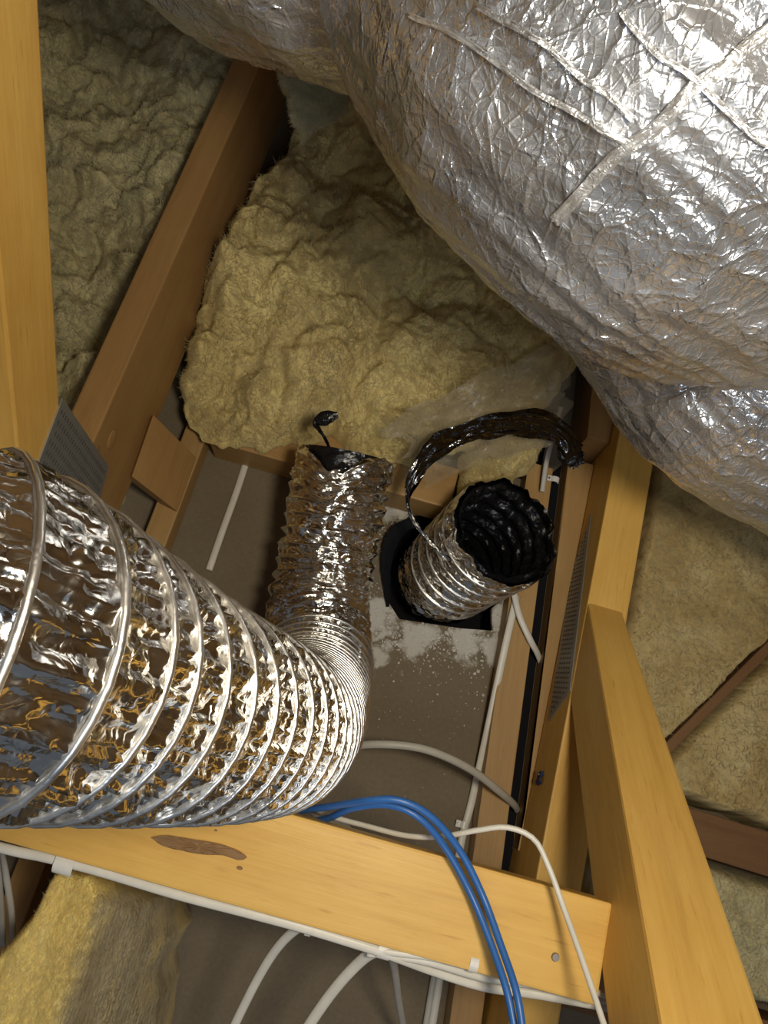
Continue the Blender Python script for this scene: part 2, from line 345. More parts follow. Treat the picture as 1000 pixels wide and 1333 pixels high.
batten('low timber batten on the plasterboard under the leaning wood block at left', (-0.352, -0.6, 0.024), (-0.352, 0.50, 0.024), 0.040, 0.048)
batten('timber plate across the far end of the bay, insulation resting on it', (-0.318, 0.477, 0.040), (0.105, 0.477, 0.040), 0.075, 0.080, W_MID, None, 'eave_plate')
# block leaning by the left truss
q4 = [np.array((-0.392, 0.425, 0.165)), P(256, 596, .062), P(231, 666, .055), np.array((-0.392, 0.322, 0.150))]; bk = np.array((-0.018, 0.004, -0.032))
tag(prism('timber_block', [q4[0], q4[1], q4[1] + bk, q4[0] + bk], [q4[3], q4[2], q4[2] + bk, q4[3] + bk], W_DARK, None, 0.002), 'short brown wood block wedged between the left truss and the low batten', 'timber')
for (yk, zk, rk) in ((0.300, 0.295, 0.009), (0.335, 0.262, 0.013)):
    bm = bmesh.new(); bmesh.ops.create_uvsphere(bm, u_segments=14, v_segments=7, radius=rk)
    for q_ in bm.verts: q_.co = Vector((q_.co.x * 0.10 - 0.3998, q_.co.y * 1.2 + yk, q_.co.z + zk))
    bmobj('knot', bm, BARK if rk < .01 else W_DARK, tl, True)
# cross beam in front
BZ = 0.43
cb = thing('cross_beam', 'wide honey coloured pine beam crossing the bay, dark knot in its face', 'beam', (-0.1, -0.115, 0.385))
bl, br = P(0, 1090, BZ), P(790, 1240, BZ)
yc = -0.109
beam('board', (-0.62, yc - 0.006, BZ - 0.0225), (0.344, yc, BZ - 0.0225), (0, 0, 1), 0.097, 0.045, W_NEAR, cb)
kp = [(196, 1090), (215, 1087), (250, 1092), (285, 1098), (310, 1107), (322, 1116), (312, 1120), (295, 1114), (262, 1112), (235, 1107), (212, 1101)]
kpc = np.array([P(x, y, BZ) for x, y in kp + kp[:1]]); kv = list(spline(kpc, 45)[:-1]); kn = len(kv); kc = np.mean(kv, axis=0)
rings = [[kc + (v - kc) * f_ + np.array((0, 0, h_ + 0.0012 + 0.0005 * math.sin(i * 1.7) * (f_ < 1))) for i, v in enumerate(kv)] for f_, h_ in ((1.0, -0.002), (0.985, 0.0006), (0.86, 0.0001), (0.6, 0.0009), (0.3, 0.0003))]
kvv = [p_ for r_ in rings for p_ in r_] + [kc + np.array((0, 0, 0.0016))]
kf = [(r_ * kn + i, r_ * kn + (i + 1) % kn, (r_ + 1) * kn + (i + 1) % kn, (r_ + 1) * kn + i) for r_ in range(4) for i in range(kn)] + [(4 * kn + i, 4 * kn + (i + 1) % kn, 5 * kn) for i in range(kn)]
obj('knot', kvv, kf, BARK, cb)['label'] = 'dark elongated knot'
for (x, y, r) in ((312, 1130, 0.0022), (281, 1081, 0.0012)):
    bm = bmesh.new(); bmesh.ops.create_cone(bm, cap_ends=True, segments=10, radius1=r, radius2=r * 0.7, depth=0.003)
    c = P(x, y, BZ)
    for v in bm.verts: v.co = Vector((v.co.x * 1.8 + c[0], v.co.y + c[1], v.co.z + BZ))
    bmobj('pin_knot', bm, BARK, cb)
c = P(723, 1246, BZ); bm = bmesh.new()
bmesh.ops.create_cone(bm, cap_ends=True, segments=16, radius1=0.0046, radius2=0.0036, depth=0.003)
bmesh.ops.create_cone(bm, cap_ends=True, segments=12, radius1=0.002, radius2=0.002, depth=0.02, matrix=Matrix.Translation((0, 0, -0.01)))
for v in bm.verts: v.co += Vector((c[0], c[1], BZ + 0.001))
bmobj('nail', bm, NAIL, cb)['label'] = 'nail head'

# ================================================================== INSULATION
def sdf(px, py, poly):
    p = np.stack([px, py], -1); d = np.full(len(p), 1e9); ins = np.zeros(len(p), bool); n = len(poly)
    for i in range(n):
        a, b_ = np.array(poly[i]), np.array(poly[(i + 1) % n]); e = b_ - a; w_ = p - a
        t = np.clip((w_ @ e) / (e @ e), 0, 1); d = np.minimum(d, np.linalg.norm(w_ - t[:, None] * e, axis=1))
        c = (a[1] <= p[:, 1]) != (b_[1] <= p[:, 1])
        with np.errstate(divide='ignore', invalid='ignore'):
            xx = a[0] + (p[:, 1] - a[1]) / (b_[1] - a[1]) * e[0]
        ins ^= c & (p[:, 0] < xx)
    return np.where(ins, d, -d)
def puffs(p, sd):                       # rounded tufts: soft maximum of domes on a jittered grid
    i = np.floor(p).astype(np.int64); acc = np.zeros(len(p))
    for a in (-1, 0, 1):
        for b_ in (-1, 0, 1):
            ii, jj = i[:, 0] + a, i[:, 1] + b_; g = _g[_hash(ii, jj, sd * np.ones_like(ii))]
            c = np.stack([ii + 0.5 + 0.42 * g[:, 0], jj + 0.5 + 0.42 * g[:, 1]], -1); d2 = ((p - c) ** 2).sum(1)
            acc += np.exp(5.0 * (0.35 * g[:, 2] - d2 * 1.25))
    return np.log(acc) / 5.0
def batt(name, poly, base, H, m, label, cell=0.005, amp=1.0, edge=0.04, rag=0.012, seed=0.0, group=None, parent=None, aniso=(1, 1, 1), fuzz=0, fz=None):
    poly = [np.array(q[:2], float) for q in poly]; mn = np.min(poly, axis=0) - 0.03; mxx = np.max(poly, axis=0) + 0.03
    nx = int((mxx[0] - mn[0]) / cell) + 2; ny = int((mxx[1] - mn[1]) / cell) + 2
    X, Y = np.meshgrid(np.linspace(mn[0], mxx[0], nx), np.linspace(mn[1], mxx[1], ny), indexing='ij'); X, Y = X.ravel(), Y.ravel()
    q = np.stack([X, Y, np.full_like(X, seed)], -1) * np.array(aniso)
    d = sdf(X, Y, poly) + rag * (noise(q * 26) + 0.6 * noise(q * 62 + 5))
    gx, gy = np.gradient(d.reshape(nx, ny), (mxx[0] - mn[0]) / (nx - 1), (mxx[1] - mn[1]) / (ny - 1)); gx, gy = gx.ravel(), gy.ravel()
    g2 = np.maximum(gx * gx + gy * gy, 0.3); inn = d > 0; snap = (d <= 0) & (d > -2 * cell)
    X = np.where(snap, X - d * gx / g2, X); Y = np.where(snap, Y - d * gy / g2, Y)
    prof = np.sqrt(np.clip(1 - (1 - np.clip(d / edge, 0, 1)) ** 2, 0, 1))
    h = H(X, Y) if callable(H) else np.full_like(X, H)
    wq = q + 0.035 * np.stack([noise(q * 9 + 3), noise(q * 9 + 40), 0 * X], -1)
    wx = q[:, :2] + 0.022 * np.stack([noise(q * 13 + 3), noise(q * 13 + 40)], -1) + 0.006 * np.stack([noise(q * 48 + 3), noise(q * 48 + 40)], -1)
    t = 0.055 * noise(q * 4.5 + 2) + 0.050 * puffs(wx / 0.105, 1) + 0.034 * puffs(wx / 0.055, 2) + 0.020 * puffs(wx / 0.027, 3) + 0.010 * puffs(wx / 0.0135, 4)
    Z = base + (h + amp * t) * prof
    dx = amp * np.minimum(1, np.clip(d, 0, 1) / 0.03) * (0.014 * noise(q * 12 + 60))
    dy = amp * np.minimum(1, np.clip(d, 0, 1) / 0.03) * (0.014 * noise(q * 12 + 80))
    V = np.stack([X + dx, Y + dy, Z], -1); f = grid_faces(nx, ny); f = f[inn[f].any(1)][:, ::-1]
    use = np.unique(f); idx = np.full(len(V), -1); idx[use] = np.arange(len(use))
    o = obj(name, V[use], idx[f], m, parent, True)
    if label: tag(o, label, 'insulation', group)
    if fuzz:
        G = V.reshape(nx, ny, 3); nn = np.cross(np.gradient(G, axis=0), np.gradient(G, axis=1)).reshape(-1, 3)
        r = np.random.default_rng(int(seed * 10)); pool = np.where(inn & (d > 0.004))[0]; ii = r.choice(pool, fuzz)
        fibres(V[ii], nn[ii], r, m, o, **(fz or {}))
    return o
def fibres(root, nn, r, m, parent, lmin=0.004, lmax=0.016, w_=0.00035, lf=0.4, grain=None):
    k = len(root); nn = nn / np.maximum(np.linalg.norm(nn, axis=1), 1e-9)[:, None]; nn *= np.sign(nn[:, 2:3] + 1e-9)
    fl = np.stack([noise(root * 12 + 100), noise(root * 12 + 140), noise(root * 12 + 180)], -1) * 2.0
    if grain is not None: fl = fl * 0.35 + np.array(grain) * np.sign(r.normal(size=(k, 1))) * 1.6
    dr = fl + r.normal(size=(k, 3)) * 0.7; dr -= nn * (dr * nn).sum(1)[:, None]; dr /= np.maximum(np.linalg.norm(dr, axis=1), 1e-6)[:, None]
    L_ = r.uniform(lmin, lmax, k)[:, None]; lift = np.abs(r.normal(size=(k, 1))) * lf + 0.06; sd = np.cross(dr, nn); cv = r.normal(size=(k, 1)) * 0.5
    pts_ = [root - nn * 0.0015]
    for j in (1, 2, 3):
        t_ = j / 3; pts_.append(root + L_ * (dr * t_ + nn * lift * (t_ - 0.45 * t_ * t_) + sd * cv * t_ * t_))
    VV = np.stack([pts_[0] - sd * w_, pts_[0] + sd * w_, pts_[1] - sd * w_, pts_[1] + sd * w_, pts_[2] - sd * w_ * .8, pts_[2] + sd * w_ * .8, pts_[3] - sd * w_ * .2, pts_[3] + sd * w_ * .2], 1)
    b_ = np.arange(k)[:, None, None] * 8; ff = (b_ + np.array([[0, 1, 3, 2], [2, 3, 5, 4], [4, 5, 7, 6]])[None]).reshape(-1, 4)
    o = obj('loose_fibres', VV.reshape(-1, 3), ff, m, parent, True); o['kind'] = 'stuff'; return o
def pp(z, *pts): return [P(x, y, z)[:2] for x, y in pts]
# big heap in the middle of the eave
batt('insulation_batt', pp(0.10, (385, 190), (340, 262), (296, 335), (262, 420), (232, 500), (240, 545), (262, 568), (300, 578), (345, 580), (392, 572), (430, 566), (480, 588), (540, 606), (600, 585), (690, 560), (752, 470), (772, 430)) + [(0.27, 1.35), (-0.33, 1.35)],
     0.082, lambda X, Y: 0.045 + 0.10 * np.clip((Y - 0.45) / 0.25, 0, 1) - 0.03 * np.clip((X + 0.05) / 0.3, 0, 1) - 0.02 * np.clip((Y - 0.8) / 0.4, 0, 1), I_YEL,
     'big fluffy heap of yellow glass wool filling the eave between both trusses', 0.0036, 0.95, 0.05, 0.010, 1.3, fuzz=75000, fz=dict(lmax=0.018, lf=0.45))
batt('insulation_batt', [(-1.25, 0.0), (-0.44, 0.0), (-0.445, 1.40), (-1.25, 1.40)], 0.0,
     lambda X, Y: 0.19 + 0.06 * np.clip((Y - 0.9) / 0.4, 0, 1) + 0.03 * np.clip((X + 0.7) / 0.2, 0, 1), I_GREY,
     'pale lumpy insulation beyond the brown chord at upper left', 0.0052, 1.0, 0.03, 0.004, 4.7, fuzz=90000, fz=dict(lmax=0.020, w_=0.00045, lf=0.4))
# batts lying beyond the right truss, split by a dark joint
RX = 0.425
c1, c2 = P(1000, 850, 0.12)[:2], P(885, 965, 0.12)[:2]; cdir = (c1 - c2) / np.linalg.norm(c1 - c2); c0 = c2 - cdir * 0.12; c9 = c1 + cdir * 0.55
gn = np.array((-cdir[1], cdir[0])) * 0.009
je = 0.085
tag(beam('joist_and_joint_shade', tuple(c0 + cdir * 0.03) + (0.052,), tuple(c9) + (0.052,), (0, 0, 1), 0.016, 0.104, W_SHADE), 'dark strip standing in for shade in the diagonal joint between two tan batts', 'timber')  # dark brown filler strip, drawn for the shade inside the joint
batt('insulation_batt', [(RX, c0[1] + 0.03), c0 + gn, c9 + gn, (1.25, 1.40), (RX, 1.40)], 0.0, lambda X, Y: 0.13 + 0.05 * np.clip((Y - 0.7) / 0.5, 0, 1), I_TAN,
     'flat tan insulation batt right of the truss, above the dark diagonal joint', 0.005, 0.30, 0.010, 0.003, 7.1, fuzz=25000, fz=dict(lmin=0.004, lmax=0.013, lf=0.16))
batt('insulation_batt', [(RX, c0[1] + 0.02), (RX, je + 0.012), (1.25, je - 0.03), (1.25, c9[1] - 0.01), c9 - gn, c0 - gn], 0.0, 0.13, I_TAN,
     'tan insulation batt between the dark diagonal joint and the brown rail at right', 0.005, 0.25, 0.007, 0.004, 9.9, fuzz=15000, fz=dict(lmin=0.004, lmax=0.013, lf=0.16))
tag(beam('joist_and_joint_shade', (0.425, 0.048, 0.05), (1.25, 0.03, 0.05), (0, 0, 1), 0.062, 0.10, W_SHADE), 'dark brown rail between two batts at the right edge', 'timber')
batt('insulation_batt', [(RX, -0.16), (1.25, -0.17), (1.25, -0.005), (RX, 0.012)], 0.0, 0.12, I_GREY,
     'pale insulation batt below the brown rail at the right edge', 0.005, 0.35, 0.02, 0.006, 12.2, fuzz=12000, fz=dict(lmin=0.004, lmax=0.013, lf=0.16))
tag(beam('joist_and_joint_shade', (0.425, -0.20, 0.05), (1.25, -0.215, 0.05), (0, 0, 1), 0.06, 0.10, W_SHADE), 'dark brown rail nearest the bottom right corner', 'timber')

def slab(name, corners, thick, m, label, amp=0.010, n=60, seed=0.0, pad=0.5):
    """soft rounded slab of wool between four corners of its visible face; thick: vector to the back face"""
    a, b_, c, d_ = [np.array(x, float) for x in corners]; thick = np.array(thick, float)
    u, v = np.meshgrid(np.linspace(-1, 1, n), np.linspace(-1, 1, n), indexing='ij')
    def face(s):
        k = (1 - 0.10 * (1 - s * 0)); uu, vv = (u + 1) / 2, (v + 1) / 2
        return ((1 - uu)[..., None] * ((1 - vv)[..., None] * a + vv[..., None] * b_) + uu[..., None] * ((1 - vv)[..., None] * d_ + vv[..., None] * c))
    prof = np.sqrt(np.clip(1 - np.maximum(np.abs(u), np.abs(v)) ** 6, 0, 1))[..., None]
    base = face(0); mid = base + thick * 0.5
    F = mid - thick * 0.5 * prof; Bk = mid + thick * 0.5 * prof
    V = np.concatenate([F.reshape(-1, 3), Bk.reshape(-1, 3)])
    q = V + seed
    disp = amp * (np.stack([noise(q * 12), noise(q * 12 + 30), noise(q * 12 + 60)], -1) * 1.2 + 0.6 * np.stack([noise(q * 40), noise(q * 40 + 30), noise(q * 40 + 60)], -1))
    V = V + disp; f = grid_faces(n, n)
    o = obj(name, V, np.concatenate([f[:, ::-1], f + n * n]), m, None, True)
    G = V[:n * n].reshape(n, n, 3); nn = np.cross(np.gradient(G, axis=0), np.gradient(G, axis=1)).reshape(-1, 3); r = np.random.default_rng(int(seed * 10)); ii = r.integers(0, n * n, 9000)
    fibres(V[ii], nn[ii], r, m, o, 0.003, 0.011, 0.0003, 0.25); return tag(o, label, 'insulation')
slab('insulation_offcut', [P(345, 45, 0.57), P(455, 60, 0.55), P(455, 150, 0.53), P(386, 212, 0.51)], (-0.02, 0.10, -0.05), I_GREY, 'pale pillow of insulation hanging at the top end of the brown chord', 0.010, 60, 2.0)
slab('insulation_offcut', [P(500, 235, 0.20), P(560, 190, 0.24), P(660, 330, 0.24), P(575, 332, 0.20)], (0.0, 0.02, -0.05), I_YEL, 'flat strip of insulation tucked in just below the big silver duct', 0.005, 50, 5.0)
batt('insulation_offcut', pp(0.10, (598, 640), (600, 590), (640, 566), (690, 560), (712, 575), (690, 612), (650, 632)), 0.075, 0.05, I_YEL, 'small torn piece of yellow insulation under the hanging foil strip', 0.003, 0.3, 0.02, 0.006, 3.3, fuzz=3000)
# cut batt standing beside the cross beam, bottom left
def hb_(X, Y):
    s = np.clip((X + 0.245) / 0.125, 0, 1); return 0.34 - 0.15 * s ** 1.4
bz = 0.34; XB = P(112, 1230, bz)[0]
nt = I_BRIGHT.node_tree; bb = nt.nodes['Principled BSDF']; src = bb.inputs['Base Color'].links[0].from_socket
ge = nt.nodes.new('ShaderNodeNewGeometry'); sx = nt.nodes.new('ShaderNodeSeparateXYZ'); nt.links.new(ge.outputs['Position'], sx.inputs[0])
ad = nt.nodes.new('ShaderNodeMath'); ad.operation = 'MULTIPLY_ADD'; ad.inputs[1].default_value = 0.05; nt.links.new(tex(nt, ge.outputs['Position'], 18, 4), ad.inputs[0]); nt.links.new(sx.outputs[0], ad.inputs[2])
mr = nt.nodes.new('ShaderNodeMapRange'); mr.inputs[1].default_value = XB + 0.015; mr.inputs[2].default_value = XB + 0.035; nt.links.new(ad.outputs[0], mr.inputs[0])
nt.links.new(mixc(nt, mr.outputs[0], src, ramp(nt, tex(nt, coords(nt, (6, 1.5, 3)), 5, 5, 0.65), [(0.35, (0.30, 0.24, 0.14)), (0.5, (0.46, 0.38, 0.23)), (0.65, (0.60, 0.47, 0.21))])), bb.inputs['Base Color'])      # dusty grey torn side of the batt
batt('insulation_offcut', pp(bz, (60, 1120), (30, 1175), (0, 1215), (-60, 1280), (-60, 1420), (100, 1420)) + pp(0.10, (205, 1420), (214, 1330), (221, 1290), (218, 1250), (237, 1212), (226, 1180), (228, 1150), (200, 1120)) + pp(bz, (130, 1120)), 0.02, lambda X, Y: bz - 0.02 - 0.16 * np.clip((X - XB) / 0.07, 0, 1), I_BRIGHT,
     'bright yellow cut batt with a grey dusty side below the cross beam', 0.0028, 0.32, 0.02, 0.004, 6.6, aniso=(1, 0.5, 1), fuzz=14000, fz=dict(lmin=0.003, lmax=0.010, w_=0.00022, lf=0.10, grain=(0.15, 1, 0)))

# dark roof underlay lying in the eave under the heap
tag(quad('underlay_sheet', [(-0.395, 0.56, 0.006), (0.255, 0.56, 0.006), (0.255, 1.5, 0.012), (-0.395, 1.5, 0.012)], 0.002, BLACK_MATT), 'dark blue black roof underlay showing in the gap beside the brown chord', 'underlay')

# clear plastic sheet over the heap
n = 70; u, v = np.meshgrid(np.linspace(0, 1, n), np.linspace(0, 1, n), indexing='ij')
q00, q10, q11, q01 = P(505, 552, 0.22), P(552, 640, 0.13), P(730, 575, 0.17), P(752, 440, 0.30)
u0 = u.copy(); u = np.clip(u, 0, 1) * (1 - 0.0) ; e_ = np.stack([u.ravel() * 3, v.ravel() * 3, 0 * u.ravel()], -1)
u = u + (0.10 * noise(e_ * 1.3 + 3)).reshape(n, n); v = v + (0.12 * noise(e_ * 1.6 + 30)).reshape(n, n) + 0.05 * (noise(e_ * 5 + 50)).reshape(n, n)
V = ((1-u)*(1-v))[..., None]*q00 + (u*(1-v))[..., None]*q10 + (u*v)[..., None]*q11 + ((1-u)*v)[..., None]*q01
V = V.reshape(-1, 3); V[:, 2] += 0.03 * noise(V * 9 + 4) + 0.016 * crumple(V * 16) + 0.03 * np.sin(PI * v.ravel())
tag(obj('plastic_sheet', V, grid_faces(n, n), FILM, None, True), 'crumpled see-through plastic sheet on the yellow heap behind the torn foil strip', 'sheet')

# ================================================================== DUCTS
def tube(path_fn, s, rad, m_, crum, name, mat_, parent, helix=None, sag=0.0, seed=0.0, shear=None, inner=False):
    p = path_fn; T, N, B = frames(p); th = np.linspace(0, 2 * PI, m_, endpoint=False)
    R = np.repeat(rad[:, None], m_, 1)
    if helix is not None:
        u = np.mod((helix[:, None] - th[None, :]) / (2 * PI), 1.0); R = R - sag[:, None] * np.sin(PI * u) ** 0.7
    dirs = np.cos(th)[None, :, None] * N[:, None] + np.sin(th)[None, :, None] * B[:, None]
    V = p[:, None] + R[..., None] * dirs; q = V.reshape(-1, 3) + seed
    dd = crum(q, np.repeat(s, m_), np.tile(th, len(s))).reshape(len(s), m_)
    if helix is not None: dd = dd * (0.25 + 0.75 * np.sin(PI * u))
    if shear is not None: V = V + shear(s, th)
    V = V + dd[..., None] * dirs
    f = grid_faces(len(p), m_, True)
    return obj(name, V.reshape(-1, 3), f if not inner else f[:, ::-1], mat_, parent, True), V
def wire(V, helix, rad_off, r, name, mat_, parent, p, rad, T, N, B, step=34):
    tot = helix[-1] - helix[0]; k = int(tot / (2 * PI) * step); ph = np.linspace(helix[0], helix[-1], k)
    idx = np.interp(ph, helix, np.arange(len(helix)))
    def ip(a): return np.stack([np.interp(idx, np.arange(len(a)), a[:, c]) for c in range(3)], -1)
    c, n_, b_ = ip(p), ip(N), ip(B); rr = np.interp(idx, np.arange(len(rad)), rad) + rad_off
    pts = c + rr[:, None] * (np.cos(ph)[:, None] * n_ + np.sin(ph)[:, None] * b_)
    t2 = np.gradient(pts, axis=0); t2 /= np.linalg.norm(t2, axis=1)[:, None]
    o1 = np.cos(ph)[:, None] * n_ + np.sin(ph)[:, None] * b_; o2 = np.cross(t2, o1); g = np.linspace(0, 2 * PI, 7, endpoint=False)
    W = pts[:, None] + r * (np.cos(g)[None, :, None] * o1[:, None] + 1.3 * np.sin(g)[None, :, None] * o2[:, None])
    return obj(name, W.reshape(-1, 3), grid_faces(k, 7, True), mat_, parent, True)

# --- long flexible duct from upper left down over the beam and along the lining
fd = thing('flexible_duct', 'long silver flexible duct sweeping from the left edge down to the lining', 'duct', P(410, 870, 0.0))
ctrl = [(np.array((-1.15, .16, 1.10)), .080), (np.array((-.75, .10, 1.10)), .080), (np.array((-.42, .05, 1.06)), .080), (PD(-300, 735, 0.30), .080), (PD(-60, 815, .325), .077), (PD(80, 864, .385), .0745), (PD(220, 912, .50), .0750), (PD(318, 938, .65), .079), (PD(368, 946, .80), .080), (PD(398, 916, .97), .080),
        (PD(412, 850, 1.09), .079), (PD(416, 780, 1.165), .079), (PD(432, 690, 1.185), .079), (PD(452, 592, 1.19), .080)]
NR = 1900; sp = spline([list(a_) + [r_] for a_, r_ in ctrl], NR); path, rad = sp[:, :3], sp[:, 3].copy()
s = np.concatenate([[0], np.cumsum(np.linalg.norm(np.diff(path, axis=0), axis=1))]); L = s[-1]; SX = s[np.argmin(np.linalg.norm(path - ctrl[3][0], axis=1))]
def FR(x): return np.clip((x - SX) / (L - SX), 0, 1)
sb = np.interp(0.62, [0, 1], [0, L])
pitch = np.interp(FR(s), [0, .03, .06, .10, .16, .36, .45, .52, .60, .66, .74, 1.0], [.0105, .012, .019, .030, .042, .044, .036, .024, .016, .016, .022, .024])
hel = np.concatenate([[0], np.cumsum(np.diff(s) * 2 * PI / pitch[:-1])])
far = np.clip((FR(s) - 0.66) / 0.08, 0, 1)
sag = np.minimum(pitch, .026) * np.interp(FR(s), [0, .5, .7, 1], [.13, .14, .24, .24])
def crum1(q, ss, tt):
    fr = np.interp(ss, s, far)
    stretch = np.stack([np.cos(tt) * 5.2, np.sin(tt) * 5.2, ss * 9], -1)       # folds running along the tube
    near = np.interp(FR(ss), [0, .2, .4, .6], [1.5, 1.5, 1.2, .8]) * (0.0030 * (np.abs(noise(stretch * np.array((1.7, 1.7, 1.0)))) * 2 - 0.5) + 0.0017 * (np.abs(noise(stretch * np.array((3.6, 3.6, 1.6)) + 9)) * 2 - .5) + 0.0012 * noise(q * 30) + 0.0016 * (np.abs(noise(q * 62 + 5)) * 2 - .5) + 0.0007 * (np.abs(noise(q * 140 + 5)) * 2 - .5))
    ring = np.stack([np.cos(tt) * 2.4, np.sin(tt) * 2.4, ss * 62], -1)
    crushed = 0.0075 * (np.abs(noise(ring)) * 2 - 0.5) + 0.0048 * (np.abs(noise(q * 30)) + .4 * np.abs(noise(q * 62 + 17)) - 0.4) + 0.007 * noise(q * 11)
    return near * (1 - fr) + crushed * fr
T, N, B = frames(path); up0 = math.atan2(B[-1, 2], N[-1, 2]); side = -0.55 if (np.cos(up0 - .55) * N[-1, 0] + np.sin(up0 - .55) * B[-1, 0]) < (np.cos(up0 + .55) * N[-1, 0] + np.sin(up0 + .55) * B[-1, 0]) else 0.55
def shear1(ss, th):                     # torn notch on the upper side of the open end
    e = np.clip((FR(ss) - 0.93) / 0.07, 0, 1); dth = np.abs(np.mod(th - up0 - side * 0.4 + PI, 2 * PI) - PI)
    cutb = -0.034 * np.exp(-(dth / 0.55) ** 2) + 0.008 * noise(np.stack([np.cos(th) * 4, np.sin(th) * 4, 0 * th], -1))
    return (e[:, None] * cutb[None, :])[..., None] * T[-1]
skin, Vd = tube(path, s, rad, 230, crum1, 'foil_skin', FOIL, fd, hel, sag, 0.7, shear1)
kn_ = int(np.searchsorted(FR(s), 0.72))
wire(Vd, hel[:kn_], 0.0004, 0.0018, 'spiral_wire', FOIL_WIRE, fd, path[:kn_], rad[:kn_], T[:kn_], N[:kn_], B[:kn_]).__setitem__('label', 'bright helical wire ridge')
# black lining seen in the torn end
k0 = int(np.searchsorted(FR(s), 0.93))
tube(path[k0:], s[k0:], rad[k0:] - 0.012, 90, lambda q, a_, b_: 0.004 * (crumple(q * 50) - 0.5), 'black_lining', BLACK, fd, None, None, 0.0, None, True)[0]['label'] = 'black inner lining of the torn end'
def ribbon(name, pts, widths, m, parent, up=(0, 0, 1), rough=0.004, n=90, k=9, curl=0.25, seed=0.0, label=None, th=0.0008):
    pts = [list(p) + [w_] for p, w_ in zip(pts, widths)]; sp_ = spline(pts, n); p, wd = sp_[:, :3], sp_[:, 3]
    T_ = np.gradient(p, axis=0); T_ /= np.linalg.norm(T_, axis=1)[:, None]
    upv = np.array(up, float) if np.ndim(up) == 1 else up
    wd = wd * (1 + 0.16 * noise(np.stack([np.arange(n) * 14.0 / n, np.full(n, seed), np.zeros(n)], -1)))
    S = np.cross(T_, upv); S /= np.linalg.norm(S, axis=1)[:, None]; Nn = np.cross(S, T_)
    t = np.linspace(-1, 1, k); V = p[:, None] + (wd[:, None] / 2 * t[None, :])[..., None] * S[:, None] + (wd[:, None] * curl * (1 - t[None, :] ** 2))[..., None] * Nn[:, None]
    q = V.reshape(-1, 3); ii_, tt_ = np.repeat(np.arange(n), k), np.tile(t, n)
    dd = rough * (np.abs(noise(np.stack([ii_ * 9.0 / n, tt_ * 2.2, 0 * tt_ + seed], -1))) * 2 + 0.6 * np.abs(noise(np.stack([ii_ * 26.0 / n, tt_ * 3.0, 0 * tt_ + seed + 7], -1))) - 0.6); Nn2 = np.repeat(Nn, k, 0)
    V1 = q + dd[:, None] * Nn2; V2 = V1 - th * Nn2; f = grid_faces(n, k)
    return V1, V2, f
pts = [P(432, 592, 0.20), P(424, 572, 0.225), P(416, 560, 0.24), P(412, 551, 0.25), P(424, 544, 0.258), P(440, 540, 0.262)]
V1, V2, f = ribbon('x', pts, [.004, .005, .006, .012, .022, .008], BLACK, fd, (0, -.4, 1), 0.003, 60, 9, 0.2)
obj('torn_flap', np.concatenate([V1, V2]), np.concatenate([f, f[:, ::-1] + len(V1)]), BLACK, fd, True)['label'] = 'black torn flap curling up at the open end'

# --- cut duct stub in the hole
st = thing('duct_stub', 'short cut off silver duct with black inside rising from the hole', 'duct', P(570, 755, 0))
c_top = P(660, 690, 0.195); c_bot = P(577, 752, -0.02); ax = nrm(c_top - c_bot)
pc = spline([c_bot - ax * 0.02, c_bot, (c_top + c_bot) / 2 + np.array((0, 0, 0.004)), c_top], 260)
s2 = np.concatenate([[0], np.cumsum(np.linalg.norm(np.diff(pc, axis=0), axis=1))]); L2 = s2[-1]; rad2 = 0.0835 + 0.008 * (s2 / L2) ** 2
pit2 = 0.033; hel2 = s2 * 2 * PI / pit2; sag2 = np.full(260, 0.0045)
T2, N2, B2 = frames(pc)
def crum2(q, a_, b_): return 0.0020 * (np.abs(noise(q * 120 + 3)) * 2 - .5) + 0.006 * (np.abs(noise(q * 32)) + .5 * np.abs(noise(q * 75 + 17)) - 0.4) + 0.004 * noise(q * 14) + 0.003 * (np.abs(noise(np.stack([np.cos(b_) * 2.6, np.sin(b_) * 2.6, a_ * 75], -1))) * 2 - .5)
def shear2(ss, th):                     # torn slanting rim
    e = np.clip((ss / L2 - 0.55) / 0.45, 0, 1); rag = noise(np.stack([np.cos(th) * 3, np.sin(th) * 3, 0 * th], -1)) * 0.014 + noise(np.stack([np.cos(th) * 11, np.sin(th) * 11, 0 * th + 5], -1)) * 0.006
    return (e[:, None] * rag[None, :])[..., None] * ax
tube(pc, s2, rad2, 200, crum2, 'foil_skin', FOIL, st, hel2, sag2, 2.2, shear2)
k1 = 40
tube(pc[k1:], s2[k1:], rad2[k1:] - 0.0135, 160, lambda q, a_, b_: 0.006 * (crumple(q * 45) - 0.5) + 0.004 * np.sin(a_ * 2 * PI / pit2 - b_), 'black_lining', BLACK, st, None, None, 1.0, shear2, True)[0]['label'] = 'wrinkled black inner lining'
wire(None, hel2[60:235], 0.0002, 0.0015, 'spiral_wire', FOIL_WIRE, st, pc[60:235], rad2[60:235], T2[60:235], N2[60:235], B2[60:235])
# rim joining skin and lining
rim_o = pc[-1] + (rad2[-1] + 0.001) * (np.cos(np.linspace(0, 2*PI, 160, endpoint=False))[:, None] * N2[-1] + np.sin(np.linspace(0, 2*PI, 160, endpoint=False))[:, None] * B2[-1])
# black housing below the lining
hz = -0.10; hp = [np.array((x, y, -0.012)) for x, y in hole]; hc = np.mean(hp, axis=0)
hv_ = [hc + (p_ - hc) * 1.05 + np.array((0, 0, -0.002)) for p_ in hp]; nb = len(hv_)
obj('vent_housing', hv_ + [v_ + np.array((0, 0, hz)) for v_ in hv_], [(i, (i + 1) % nb, nb + (i + 1) % nb, nb + i) for i in range(nb)] + [[nb + i for i in range(nb)]], BLACK_MATT, st)
